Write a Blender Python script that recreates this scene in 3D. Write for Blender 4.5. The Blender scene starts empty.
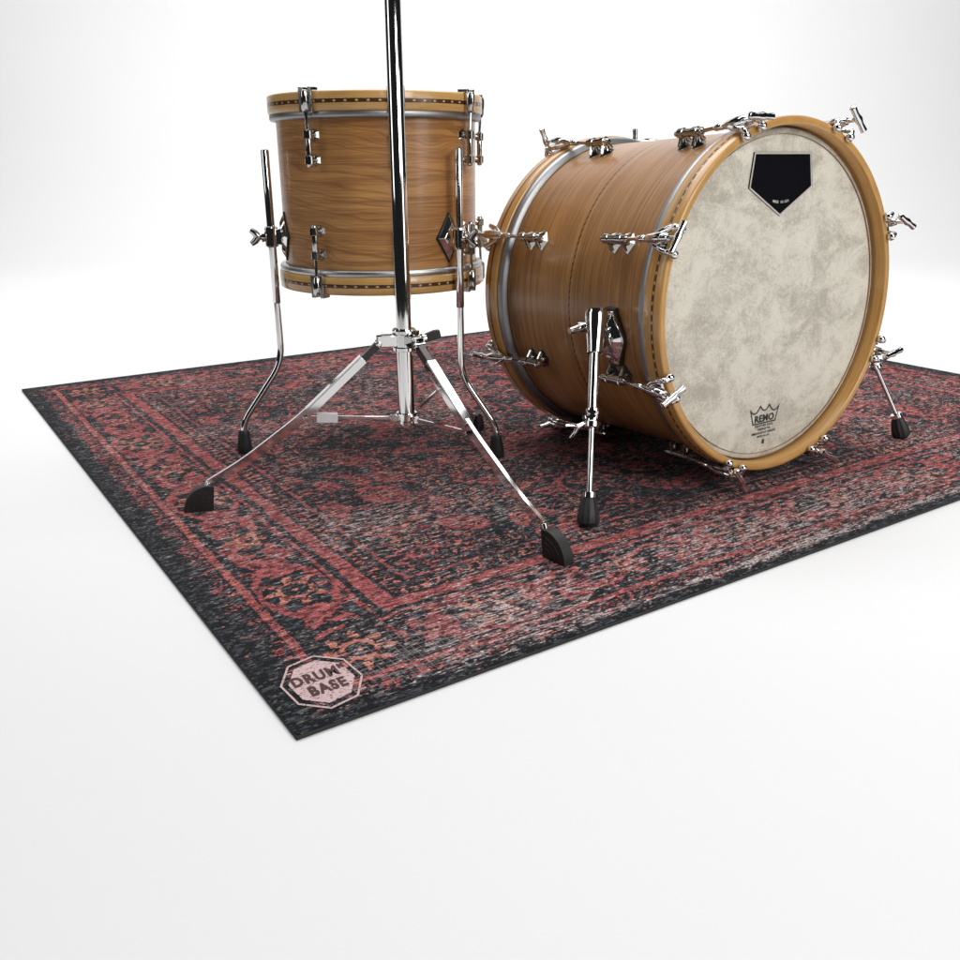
import bpy, math, random
import numpy as np
from mathutils import Vector, Matrix
R = math.radians
sc = bpy.context.scene
COL = sc.collection
V = Vector
RUGZ = 0.005

# ------------------------------------------------------------------ node helpers
class NT:
    def __init__(s, name):
        s.m = bpy.data.materials.new(name); s.m.use_nodes = True
        s.t = s.m.node_tree; s.n = s.t.nodes; s.l = s.t.links
        s.b = s.n['Principled BSDF']
    def node(s, kind, **kw):
        x = s.n.new(kind)
        for k, v in kw.items(): setattr(x, k, v)
        return x
    def put(s, sock, v):
        if hasattr(v, 'is_output') or isinstance(v, bpy.types.NodeSocket): s.l.new(v, sock)
        else: sock.default_value = v
    def math(s, op, a, b=None, c=None, clamp=False):
        x = s.node('ShaderNodeMath', operation=op, use_clamp=clamp)
        s.put(x.inputs[0], a)
        if b is not None: s.put(x.inputs[1], b)
        if c is not None: s.put(x.inputs[2], c)
        return x.outputs[0]
    def mix(s, f, a, b, blend='MIX'):
        x = s.node('ShaderNodeMix', data_type='RGBA', blend_type=blend)
        s.put(x.inputs[0], f)
        s.put(x.inputs[6], a if not isinstance(a, tuple) else (*a, 1)[:4])
        s.put(x.inputs[7], b if not isinstance(b, tuple) else (*b, 1)[:4])
        return x.outputs[2]
    def ramp(s, f, lo, hi):
        x = s.node('ShaderNodeMapRange', interpolation_type='SMOOTHSTEP', clamp=True)
        s.put(x.inputs[0], f); x.inputs[1].default_value = lo; x.inputs[2].default_value = hi
        return x.outputs[0]
    def coord(s, kind='Object'):
        return s.node('ShaderNodeTexCoord').outputs[kind]
    def mapping(s, vec, scale=(1, 1, 1), loc=(0, 0, 0), rot=(0, 0, 0)):
        x = s.node('ShaderNodeMapping'); s.l.new(vec, x.inputs[0])
        x.inputs['Scale'].default_value = scale; x.inputs['Location'].default_value = loc
        x.inputs['Rotation'].default_value = rot
        return x.outputs[0]
    def noise(s, vec, scale=1., detail=4, rough=.5, dist=0.):
        x = s.node('ShaderNodeTexNoise'); s.l.new(vec, x.inputs['Vector'])
        x.inputs['Scale'].default_value = scale; x.inputs['Detail'].default_value = detail
        x.inputs['Roughness'].default_value = rough; x.inputs['Distortion'].default_value = dist
        return x.outputs[0]
    def sep(s, vec):
        x = s.node('ShaderNodeSeparateXYZ'); s.l.new(vec, x.inputs[0]); return x.outputs
    def comb(s, x_, y_, z_):
        x = s.node('ShaderNodeCombineXYZ')
        s.put(x.inputs[0], x_); s.put(x.inputs[1], y_); s.put(x.inputs[2], z_)
        return x.outputs[0]
    def bump(s, h, strength=.2, dist=.001):
        x = s.node('ShaderNodeBump'); s.l.new(h, x.inputs['Height'])
        x.inputs['Strength'].default_value = strength; x.inputs['Distance'].default_value = dist
        s.l.new(x.outputs[0], s.b.inputs['Normal']); return x.outputs[0]
    def set(s, **kw):
        for k, v in kw.items():
            k = k.replace('_', ' ')
            s.put(s.b.inputs[k], (*v, 1) if isinstance(v, tuple) and len(v) == 3 else v)
        return s

def mat_chrome(name='chrome', col=(.74, .73, .72), rough=.06):
    m = NT(name)
    n = m.noise(m.coord(), 60, 3, .6)
    m.set(Base_Color=col, Metallic=1., Roughness=m.math('MULTIPLY_ADD', n, .08, rough - .03))
    return m.m

def mat_rubber():
    m = NT('black rubber'); n = m.noise(m.coord(), 220, 3, .6)
    m.set(Base_Color=m.mix(n, (.010, .010, .010), (.024, .023, .022)), Roughness=.55)
    m.bump(n, .25, .0008); return m.m

def mat_dark():
    m = NT('black gasket'); n = m.noise(m.coord(), 90, 2)
    m.set(Base_Color=m.mix(n, (.012, .011, .010), (.025, .022, .02)), Roughness=.4); return m.m

# wood that runs round a drum; UV.x = metres round, UV.y = metres along
def mat_shell(name, centre=None, tint=1.0, rk=.42, wk=.05, rf_=210.):
    m = NT(name); uv = m.coord('UV')
    big = m.noise(m.mapping(uv, (2.2, 7, 1)), 1.0, 3, .5)
    warp = m.math('MULTIPLY_ADD', big, wk, 0.)
    x, y, _ = m.sep(uv)
    yy = m.math('ADD', y, warp)
    # growth rings cut by the veneer: uneven dark lines that loop where the warp folds
    ringn = m.noise(m.comb(m.math('MULTIPLY', x, .9), m.math('MULTIPLY', yy, rf_), 0.), 1., 2, .5)
    ring = m.ramp(ringn, .50, .66)
    pores = m.noise(m.mapping(uv, (18, 800, 1)), 1., 4, .7)
    fine = m.noise(m.mapping(uv, (9, 520, 1), (2, 0, 0)), 1., 5, .72)
    mid = m.noise(m.mapping(uv, (4, 60, 1)), 1., 4, .62)
    grain = m.math('ADD', m.math('MULTIPLY', m.math('SUBTRACT', fine, .5), 2.1), m.math('MULTIPLY', m.math('SUBTRACT', mid, .5), 1.5))
    c = m.mix(m.ramp(grain, -.62, .62), tuple(k * tint for k in (.255, .110, .032)), tuple(k * tint for k in (.575, .300, .102)))
    c = m.mix(m.math('MULTIPLY', ring, rk), c, tuple(k * tint for k in (.185, .070, .018)))
    c = m.mix(m.math('MULTIPLY', m.ramp(pores, .58, .70), .30), c, (.13, .048, .014))
    blotch = m.noise(m.mapping(uv, (3, 9, 1), (5, 3, 0)), 1., 3, .5)
    c = m.mix(m.ramp(blotch, .35, .75), c, m.mix(1., c, (.86, .76, .66), 'MULTIPLY'))
    if centre:                                        # marquetry stripe round the middle
        a = m.math('ABSOLUTE', m.math('SUBTRACT', y, centre))
        inl = m.math('LESS_THAN', a, .0017)
        ph = m.math('FRACT', m.math('MULTIPLY', m.math('ADD', x, m.math('MULTIPLY', y, 1.6)), 95.))
        dash = m.math('LESS_THAN', ph, .68)
        c = m.mix(inl, c, m.mix(dash, (.30, .12, .03), (.030, .010, .004)))
    m.set(Base_Color=c, Roughness=m.math('MULTIPLY_ADD', fine, .16, .30), Coat_Weight=.35, Coat_Roughness=.16)
    m.bump(fine, .10, .0004)
    return m.m

def mat_hoop(name, lo, hi, period, inlay=(.085, .028, .008), wood=((.43, .212, .052), (.68, .385, .122))):
    m = NT(name); uv = m.coord('UV'); x, y, _ = m.sep(uv)
    fine = m.noise(m.mapping(uv, (18, 1100, 1)), 1., 3, .6)
    mid = m.noise(m.mapping(uv, (4, 120, 1)), 1., 4, .6)
    g = m.math('MULTIPLY_ADD', fine, .6, m.math('MULTIPLY', mid, .5))
    c = m.mix(m.ramp(g, .3, .85), wood[0], wood[1])
    mid_ = (lo + hi) / 2
    a = m.math('ABSOLUTE', m.math('SUBTRACT', y, mid_))
    wob = m.math('MULTIPLY', m.noise(m.mapping(uv, (300, 10, 1)), 1., 1), .0014)
    inl = m.math('LESS_THAN', m.math('ADD', a, wob), (hi - lo) / 2 + .0010)
    ph = m.math('ABSOLUTE', m.math('SUBTRACT', m.math('FRACT', m.math('MULTIPLY', x, 1 / period)), .5))
    dx = m.math('MULTIPLY', ph, period)
    r = m.math('ADD', m.math('MULTIPLY', dx, .55), a)
    dot = m.math('LESS_THAN', r, .0017)
    c = m.mix(inl, c, m.mix(dot, inlay, (.62, .40, .17)))
    m.set(Base_Color=c, Roughness=m.math('MULTIPLY_ADD', fine, .15, .26), Coat_Weight=.4, Coat_Roughness=.12)
    m.bump(fine, .08, .0004)
    return m.m

def mat_head():
    m = NT('mottled fibre drumhead'); co = m.coord()
    a = m.noise(m.mapping(co, (8, 11, 11), rot=(.3, .5, .4)), 1., 8, .66, .5)
    b = m.noise(m.mapping(co, (17, 24, 26), (3, 1, 4), rot=(.9, .2, .7)), 1., 8, .70, .7)
    f1 = m.noise(m.mapping(co, (50, 120, 160), rot=(.6, .3, .2)), 1., 5, .72, 2.4)
    f2 = m.noise(m.mapping(co, (170, 60, 90), rot=(-.5, .7, 1.2)), 1., 5, .72, 2.4)
    fib = m.math('MULTIPLY', m.math('ADD', f1, f2), .5)
    cl = m.math('MULTIPLY_ADD', m.math('SUBTRACT', a, .5), 2.4, m.math('MULTIPLY', m.math('SUBTRACT', b, .5), 2.3))
    cl = m.math('MULTIPLY_ADD', m.math('SUBTRACT', fib, .5), 2.6, cl)
    c = m.mix(m.ramp(cl, -.62, .50), (.440, .405, .330), (.735, .695, .590))
    streak = m.ramp(m.math('MULTIPLY_ADD', m.math('SUBTRACT', fib, .5), .5, m.noise(m.mapping(co, (26, 70, 70), rot=(.2, .5, .9)), 1., 8, .74, 3.)), .54, .68)
    c = m.mix(m.math('MULTIPLY', streak, .60), c, (.76, .715, .60))
    m.set(Base_Color=c, Roughness=.48); m.bump(fib, .06, .0005)
    return m.m

def mat_plain(name, col, rough=.5, metal=0., var=.15):
    m = NT(name); n = m.noise(m.coord(), 70, 3)
    m.set(Base_Color=m.mix(n, tuple(c * (1 - var) for c in col), tuple(min(1, c * (1 + var)) for c in col)), Roughness=rough, Metallic=metal)
    return m.m

def mat_floor():
    m = NT('white studio floor'); co = m.coord()
    n = m.noise(co, 1.3, 4, .55); f = m.noise(co, 40, 3)
    c = m.mix(n, (.765, .765, .77), (.795, .795, .797))
    m.set(Base_Color=c, Roughness=m.math('MULTIPLY_ADD', f, .1, .5)); m.b.inputs['Specular IOR Level'].default_value = .25
    return m.m

def mat_rug():
    m = NT('worn oriental rug pile'); co = m.coord()
    at = m.node('ShaderNodeAttribute', attribute_name='design', attribute_type='GEOMETRY')
    red, coral, wear = m.sep(at.outputs['Color']); grid = at.outputs['Alpha']
    x, y, _ = m.sep(co)
    amp = lambda v, k: m.math('MULTIPLY', m.math('SUBTRACT', v, .5), k)
    # every knot is one cell: rows of weft 2.6 mm apart, knots about 4.5 mm long, rows shifted against each other
    row = m.math('FLOOR', m.math('DIVIDE', y, .0021))
    wn = m.node('ShaderNodeTexWhiteNoise', noise_dimensions='1D'); m.put(wn.inputs['W'], row)
    xs = m.math('ADD', m.math('DIVIDE', x, .0036), m.math('MULTIPLY', wn.outputs['Value'], 3.))
    kx = m.math('FLOOR', xs)
    kc = m.comb(m.math('MULTIPLY', m.math('SUBTRACT', kx, m.math('MULTIPLY', wn.outputs['Value'], 3.)), .0046), m.math('MULTIPLY', row, .0026), 0.)
    wk = m.node('ShaderNodeTexWhiteNoise', noise_dimensions='2D'); m.put(wk.inputs['Vector'], m.comb(kx, row, 0.))
    kr = m.math('SUBTRACT', wk.outputs['Value'], .5)                                   # one random number per knot
    kr2 = m.math('SUBTRACT', m.sep(wk.outputs['Color'])[1], .5)
    fr = amp(m.noise(m.mapping(kc, (34, 70, 1)), 1., 4, .62), 5.5)
    fr2 = amp(m.noise(m.mapping(kc, (46, 110, 1), (3, 1, 0)), 1., 4, .64), 5.5)
    th = amp(m.noise(m.mapping(co, (40, 260, 1), (5, 7, 0)), 1., 4, .68), 7.)
    fib = amp(m.noise(m.mapping(co, (300, 900, 1), (7, 2, 0)), 1., 2, .6), 4.)
    big = amp(m.noise(m.mapping(co, (5, 6, 1), (2, 2, 0)), 1., 3, .5), 4.5)
    # ground: blue black to slate, knot by knot
    g = m.mix(m.ramp(m.math('MULTIPLY_ADD', kr, .8, fr2), -.15, 1.1), (.0050, .0060, .0086), (.092, .100, .116))
    g = m.mix(m.math('MULTIPLY', m.ramp(m.math('MULTIPLY_ADD', kr2, 1.6, m.math('MULTIPLY', fr, -.6)), .50, .85), .6), g, (.20, .20, .21))
    # red dye, uneven, and coral
    rt = m.math('MULTIPLY_ADD', kr, .55, m.math('MULTIPLY_ADD', th, .3, fr2))
    rd = m.mix(m.ramp(rt, -.9, .6), (.14, .025, .031), (.54, .122, .120))
    rd = m.mix(m.math('MULTIPLY', m.ramp(m.math('MULTIPLY_ADD', kr2, .8, fr), .30, 1.0), .7), rd, (.60, .20, .175))
    cr = m.mix(m.ramp(rt, -.9, .6), (.33, .062, .052), (.70, .27, .195))
    jit = m.math('MULTIPLY_ADD', fr, .40, m.math('MULTIPLY_ADD', kr, .40, m.math('MULTIPLY', th, .10)))
    jit = m.math('MULTIPLY_ADD', big, .09, jit)
    rf = m.ramp(m.math('ADD', red, jit), .45, .52)
    cf = m.ramp(m.math('MULTIPLY_ADD', jit, 1.15, coral), .48, .55)
    c = m.mix(rf, g, rd); c = m.mix(cf, c, cr)
    c = m.mix(m.math('MULTIPLY', m.ramp(m.math('MULTIPLY_ADD', fr, -.5, m.math('MULTIPLY_ADD', kr2, .9, m.math('MULTIPLY', wear, .8))), .10, .75), .42), c, (.36, .25, .245))
    # black weft showing through
    dk = m.ramp(m.math('MULTIPLY_ADD', fr2, -.45, m.math('MULTIPLY_ADD', kr2, .9, m.math('MULTIPLY', th, .70))), .26, .48)
    c = m.mix(m.math('MULTIPLY', dk, .88), c, (.0075, .008, .0105))
    # pile worn down to pale threads: short hard dashes, most where the wear is high
    wt = m.math('MULTIPLY_ADD', wear, 1.3, m.math('MULTIPLY', big, .22))
    f1 = m.ramp(m.math('ADD', m.math('MULTIPLY_ADD', th, -.60, m.math('MULTIPLY_ADD', fr2, .32, m.math('MULTIPLY', kr2, -.65))), wt), .43, .60)
    c = m.mix(m.math('MULTIPLY', f1, .84), c, m.mix(m.ramp(kr, -.3, .4), (.36, .27, .26), (.76, .66, .63)))
    # dark seams between rows and, fainter, between knots
    fy = m.math('FRACT', m.math('DIVIDE', y, .0021)); fx = m.math('FRACT', xs)
    sy = m.math('ABSOLUTE', m.math('SUBTRACT', fy, .5)); sx = m.math('ABSOLUTE', m.math('SUBTRACT', fx, .5))
    c = m.mix(m.math('MULTIPLY', m.ramp(sy, .30, .48), .62), c, (.008, .008, .010))
    c = m.mix(m.math('MULTIPLY', m.ramp(sx, .38, .48), .40), c, (.008, .008, .010))
    c = m.mix(1., c, m.mix(m.ramp(fib, -.7, .7), (.80, .80, .80), (1.15, 1.15, 1.15)), 'MULTIPLY')
    wl = m.math('ABSOLUTE', m.math('SINE', m.math('MULTIPLY_ADD', y, math.pi / .0054, m.math('MULTIPLY', th, .22))))
    c = m.mix(m.math('MULTIPLY', m.ramp(wl, .42, .06), m.ramp(m.math('MULTIPLY_ADD', fr, .5, big), -.9, .8)), c, m.mix(.78, c, (.008, .008, .010)))
    # bare canvas grid near the worn corner
    gx = m.math('ABSOLUTE', m.math('SINE', m.math('MULTIPLY', x, math.pi / .0080)))
    gy = m.math('ABSOLUTE', m.math('SINE', m.math('MULTIPLY', y, math.pi / .0078)))
    line = m.math('MAXIMUM', m.ramp(gx, .955, .99), m.ramp(gy, .955, .99))
    gl = m.math('MULTIPLY', line, m.math('MULTIPLY', m.ramp(m.math('MULTIPLY_ADD', fr, .45, m.math('MULTIPLY_ADD', kr, .5, grid)), .45, .80), m.ramp(kr, -.42, -.2)))
    c = m.mix(m.math('MULTIPLY', gl, .34), c, (.42, .34, .34))
    m.set(Base_Color=c, Roughness=.92, Sheen_Weight=.06, Sheen_Roughness=.5)
    m.b.inputs['Specular IOR Level'].default_value = .07
    m.bump(m.math('MULTIPLY_ADD', sy, -1.2, m.math('MULTIPLY_ADD', kr, .35, m.math('MULTIPLY_ADD', sx, -.5, m.math('MULTIPLY', fib, .15)))), .6, .0013)
    return m.m

def mat_ink(name, c1, c2, lo, hi):
    """printed ink with rug showing through where it has worn off"""
    m = NT(name); co = m.coord()
    n = m.noise(m.mapping(co, (240, 420, 1)), 1., 3, .6)
    w = m.noise(m.mapping(co, (30, 30, 1)), 1., 3, .6)
    m.set(Base_Color=m.mix(w, c1, c2), Roughness=.8)
    tr = m.node('ShaderNodeBsdfTransparent'); mx = m.node('ShaderNodeMixShader')
    m.put(mx.inputs[0], m.ramp(n, lo, hi))
    m.l.new(tr.outputs[0], mx.inputs[1]); m.l.new(m.b.outputs[0], mx.inputs[2])
    m.l.new(mx.outputs[0], m.n['Material Output'].inputs[0])
    return m.m

CHROME = mat_chrome(); DULL = mat_chrome('satin steel', (.55, .535, .52), .24)
DARKCHROME = mat_chrome('grey nickel', (.50, .485, .46), .12)
RUBBER = mat_rubber(); GASKET = mat_dark()

# ------------------------------------------------------------------ mesh builder
class MB:
    def __init__(s): s.v = []; s.f = []; s.uv = []
    def add(s, vs, fs, uvs=None):
        o = len(s.v); s.v += [tuple(p) for p in vs]
        for i, f in enumerate(fs):
            s.f.append([o + k for k in f]); s.uv.append(uvs[i] if uvs else None)
    @staticmethod
    def frame(d):
        d = V(d).normalized(); a = V((0, 0, 1)) if abs(d.z) < .9 else V((1, 0, 0))
        x = d.cross(a).normalized(); return x, d.cross(x).normalized(), d
    def tube(s, p0, p1, r0, r1=None, n=16, caps=True):
        return s.path([p0, p1], [r0, r0 if r1 is None else r1], n, caps)
    def path(s, pts, rs, n=14, caps=True):
        pts = [V(p) for p in pts]
        if not isinstance(rs, (list, tuple)): rs = [rs] * len(pts)
        x, y, d = s.frame(pts[1] - pts[0]); vs = []; fs = []
        for i, p in enumerate(pts):
            if i == 0: t = pts[1] - pts[0]
            elif i == len(pts) - 1: t = pts[-1] - pts[-2]
            else:
                t = (pts[i] - pts[i - 1]).normalized() + (pts[i + 1] - pts[i]).normalized()
                if t.length < 1e-6: t = pts[i + 1] - pts[i]
            t.normalize()
            x = (x - t * x.dot(t)).normalized(); y = t.cross(x)
            for k in range(n):
                a = 2 * math.pi * k / n; vs.append(p + (x * math.cos(a) + y * math.sin(a)) * rs[i])
        for i in range(len(pts) - 1):
            for k in range(n):
                k2 = (k + 1) % n; fs.append([i * n + k, i * n + k2, (i + 1) * n + k2, (i + 1) * n + k])
        if caps: fs.append(list(range(n))[::-1]); fs.append([(len(pts) - 1) * n + k for k in range(n)])
        s.add(vs, fs); return s
    def lathe(s, o, ax, prof, n=96, x=None, closed=False, uvR=None):
        """prof: list of (distance along axis, radius); UV metres round / along"""
        o = V(o); X, Y, D = s.frame(ax)
        if x is not None: X = V(x).normalized(); Y = D.cross(X)
        vs = []; fs = []; uv = []; m = len(prof)
        for (h, r) in prof:
            for k in range(n):
                a = 2 * math.pi * k / n; vs.append(o + D * h + (X * math.cos(a) + Y * math.sin(a)) * r)
        rmid = (max(p[1] for p in prof) + min(p[1] for p in prof)) / 2
        rng = range(m) if closed else range(m - 1)
        for i in rng:
            j = (i + 1) % m
            R_ = uvR or max(prof[i][1], prof[j][1])
            for k in range(n):
                k2 = (k + 1) % n; fs.append([i * n + k, i * n + k2, j * n + k2, j * n + k])
                u0, u1 = 2 * math.pi * R_ * k / n, 2 * math.pi * R_ * (k + 1) / n
                o_ = 1.0 if (closed and min(prof[i][1], prof[j][1]) < rmid) else 0.
                uv.append([(u0, prof[i][0] + o_), (u1, prof[i][0] + o_), (u1, prof[j][0] + o_), (u0, prof[j][0] + o_)])
        s.add(vs, fs, uv); return s
    def disc(s, o, ax, r, n=96, rings=1, x=None):
        o = V(o); X, Y, D = s.frame(ax); vs = [o]; fs = []
        for k in range(n):
            a = 2 * math.pi * k / n; vs.append(o + (X * math.cos(a) + Y * math.sin(a)) * r)
        for k in range(n): fs.append([0, 1 + k, 1 + (k + 1) % n])
        s.add(vs, fs); return s
    def ball(s, c, r, n=14, m=9, sc_=(1, 1, 1)):
        c = V(c); vs = []; fs = []
        for i in range(m + 1):
            t = math.pi * i / m
            for k in range(n):
                a = 2 * math.pi * k / n
                vs.append(c + V((r * sc_[0] * math.sin(t) * math.cos(a), r * sc_[1] * math.sin(t) * math.sin(a), r * sc_[2] * math.cos(t))))
        for i in range(m):
            for k in range(n):
                k2 = (k + 1) % n; fs.append([i * n + k, (i + 1) * n + k, (i + 1) * n + k2, i * n + k2])
        s.add(vs, fs); return s
    def box(s, c, X, Y, Z, sx, sy, sz, tx=1., ty=1.):
        """box with half sizes sx.. along X,Y,Z; top (+Z) tapered by tx,ty"""
        c, X, Y, Z = V(c), V(X), V(Y), V(Z); vs = []
        for z in (-1, 1):
            kx, ky = (1, 1) if z < 0 else (tx, ty)
            for a, b in ((-1, -1), (1, -1), (1, 1), (-1, 1)):
                vs.append(c + X * sx * a * kx + Y * sy * b * ky + Z * sz * z)
        s.add(vs, [[3, 2, 1, 0], [4, 5, 6, 7], [0, 1, 5, 4], [1, 2, 6, 5], [2, 3, 7, 6], [3, 0, 4, 7]]); return s
    def prism(s, poly, o, X, Y, Z, h, top=1., off=(0, 0)):
        """2D polygon in X,Y pulled along Z by h, top scaled"""
        o, X, Y, Z = V(o), V(X), V(Y), V(Z); n = len(poly)
        vs = [o + X * a + Y * b for a, b in poly] + [o + X * (a * top + off[0]) + Y * (b * top + off[1]) + Z * h for a, b in poly]
        fs = [list(range(n))[::-1], [n + k for k in range(n)]] + [[k, (k + 1) % n, n + (k + 1) % n, n + k] for k in range(n)]
        s.add(vs, fs); return s
    def build(s, name, mat, parent=None, off=(0, 0, 0), bevel=0., smooth=35, fix=True):
        me = bpy.data.meshes.new(name)
        o_ = V(off); me.from_pydata([V(p) - o_ for p in s.v], [], s.f); me.update()
        if any(u for u in s.uv):
            lay = me.uv_layers.new(name='UVMap'); i = 0
            for f, u in zip(s.f, s.uv):
                for k in range(len(f)):
                    lay.data[i].uv = u[k] if u else (0, 0); i += 1
        if fix:
            import bmesh
            bm = bmesh.new(); bm.from_mesh(me); bmesh.ops.recalc_face_normals(bm, faces=bm.faces[:]); bm.to_mesh(me); bm.free()
        for p in me.polygons: p.use_smooth = True
        me.set_sharp_from_angle(angle=R(smooth))
        me.materials.append(mat)
        ob = bpy.data.objects.new(name, me); COL.objects.link(ob)
        if parent: ob.parent = parent
        if bevel:
            b = ob.modifiers.new('bevel', 'BEVEL'); b.width = bevel; b.segments = 2; b.limit_method = 'ANGLE'; b.angle_limit = R(40)
        return ob

def thing(name, loc, label, cat):
    o = bpy.data.objects.new(name, None); COL.objects.link(o); o.location = loc
    o.empty_display_size = .1; o['label'] = label; o['category'] = cat; return o

def copy_part(o, parent, mat4):
    c = o.copy(); COL.objects.link(c); c.parent = parent; c.matrix_local = mat4
    for ch in o.children:
        d = ch.copy(); COL.objects.link(d); d.parent = c
    return c

# ------------------------------------------------------------------ setting: white sweep
def build_floor():
    mb = MB(); prof = [(-.75, 0)]
    y0, r = 4.6, 1.5
    prof += [(1, 0), (3, 0)]
    for k in range(0, 25):
        a = R(90) * k / 24; prof.append((y0 + r * math.sin(a), r * (1 - math.cos(a))))
    prof.append((y0 + r, 4.2))
    xs = [-5 + .5 * i for i in range(21)]
    vs = [(x / 5 * (1.6 + .56 * max(y, 0)), y, z) for (y, z) in prof for x in xs]; n = len(xs)
    fs = [[i * n + k, i * n + k + 1, (i + 1) * n + k + 1, (i + 1) * n + k] for i in range(len(prof) - 1) for k in range(n - 1)]
    mb.add(vs, fs); o = mb.build('floor', mat_floor(), fix=False); o['kind'] = 'structure'
    return o
build_floor()

# ------------------------------------------------------------------ rug
YAW = .585415742
RB = V((-.1657455, .684016, 0)); RL, RW = 1.873, 1.5875
RU = V((math.cos(YAW), math.sin(YAW), 0)); RV = V((-math.sin(YAW), math.cos(YAW), 0))

def vnoise(x, y, seed):
    rs = np.random.RandomState(seed); G = rs.rand(128, 128)
    xi = np.floor(x).astype(int); yi = np.floor(y).astype(int); fx = x - xi; fy = y - yi
    fx = fx * fx * (3 - 2 * fx); fy = fy * fy * (3 - 2 * fy)
    g = lambda a, b: G[a % 128, b % 128]
    return (g(xi, yi) * (1 - fx) + g(xi + 1, yi) * fx) * (1 - fy) + (g(xi, yi + 1) * (1 - fx) + g(xi + 1, yi + 1) * fx) * fy
def fbm(x, y, seed, o=3):
    s = 0; a = .5; t = 0
    for k in range(o): s = s + a * vnoise(x * 2 ** k, y * 2 ** k, seed + k); t += a; a *= .5
    return s / t
def sst(e0, e1, x):
    t = np.clip((x - e0) / (e1 - e0), 0, 1); return t * t * (3 - 2 * t)

def rosette(px, py, r, pet, rot=0., hole=.26):
    """returns (coral mask, dark outline mask)"""
    q = np.hypot(px, py) / r; th = np.arctan2(py, px) + rot
    edge = .78 + .22 * np.cos(pet * th)
    pt = sst(.10, -.10, q - edge) * sst(hole, hole + .12, q)
    pt = pt * (1 - .55 * sst(.12, .03, np.abs(q - .60)))
    pt = np.maximum(pt, sst(.14, .06, q))
    return pt, sst(.14, .0, q - edge - .16)

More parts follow.
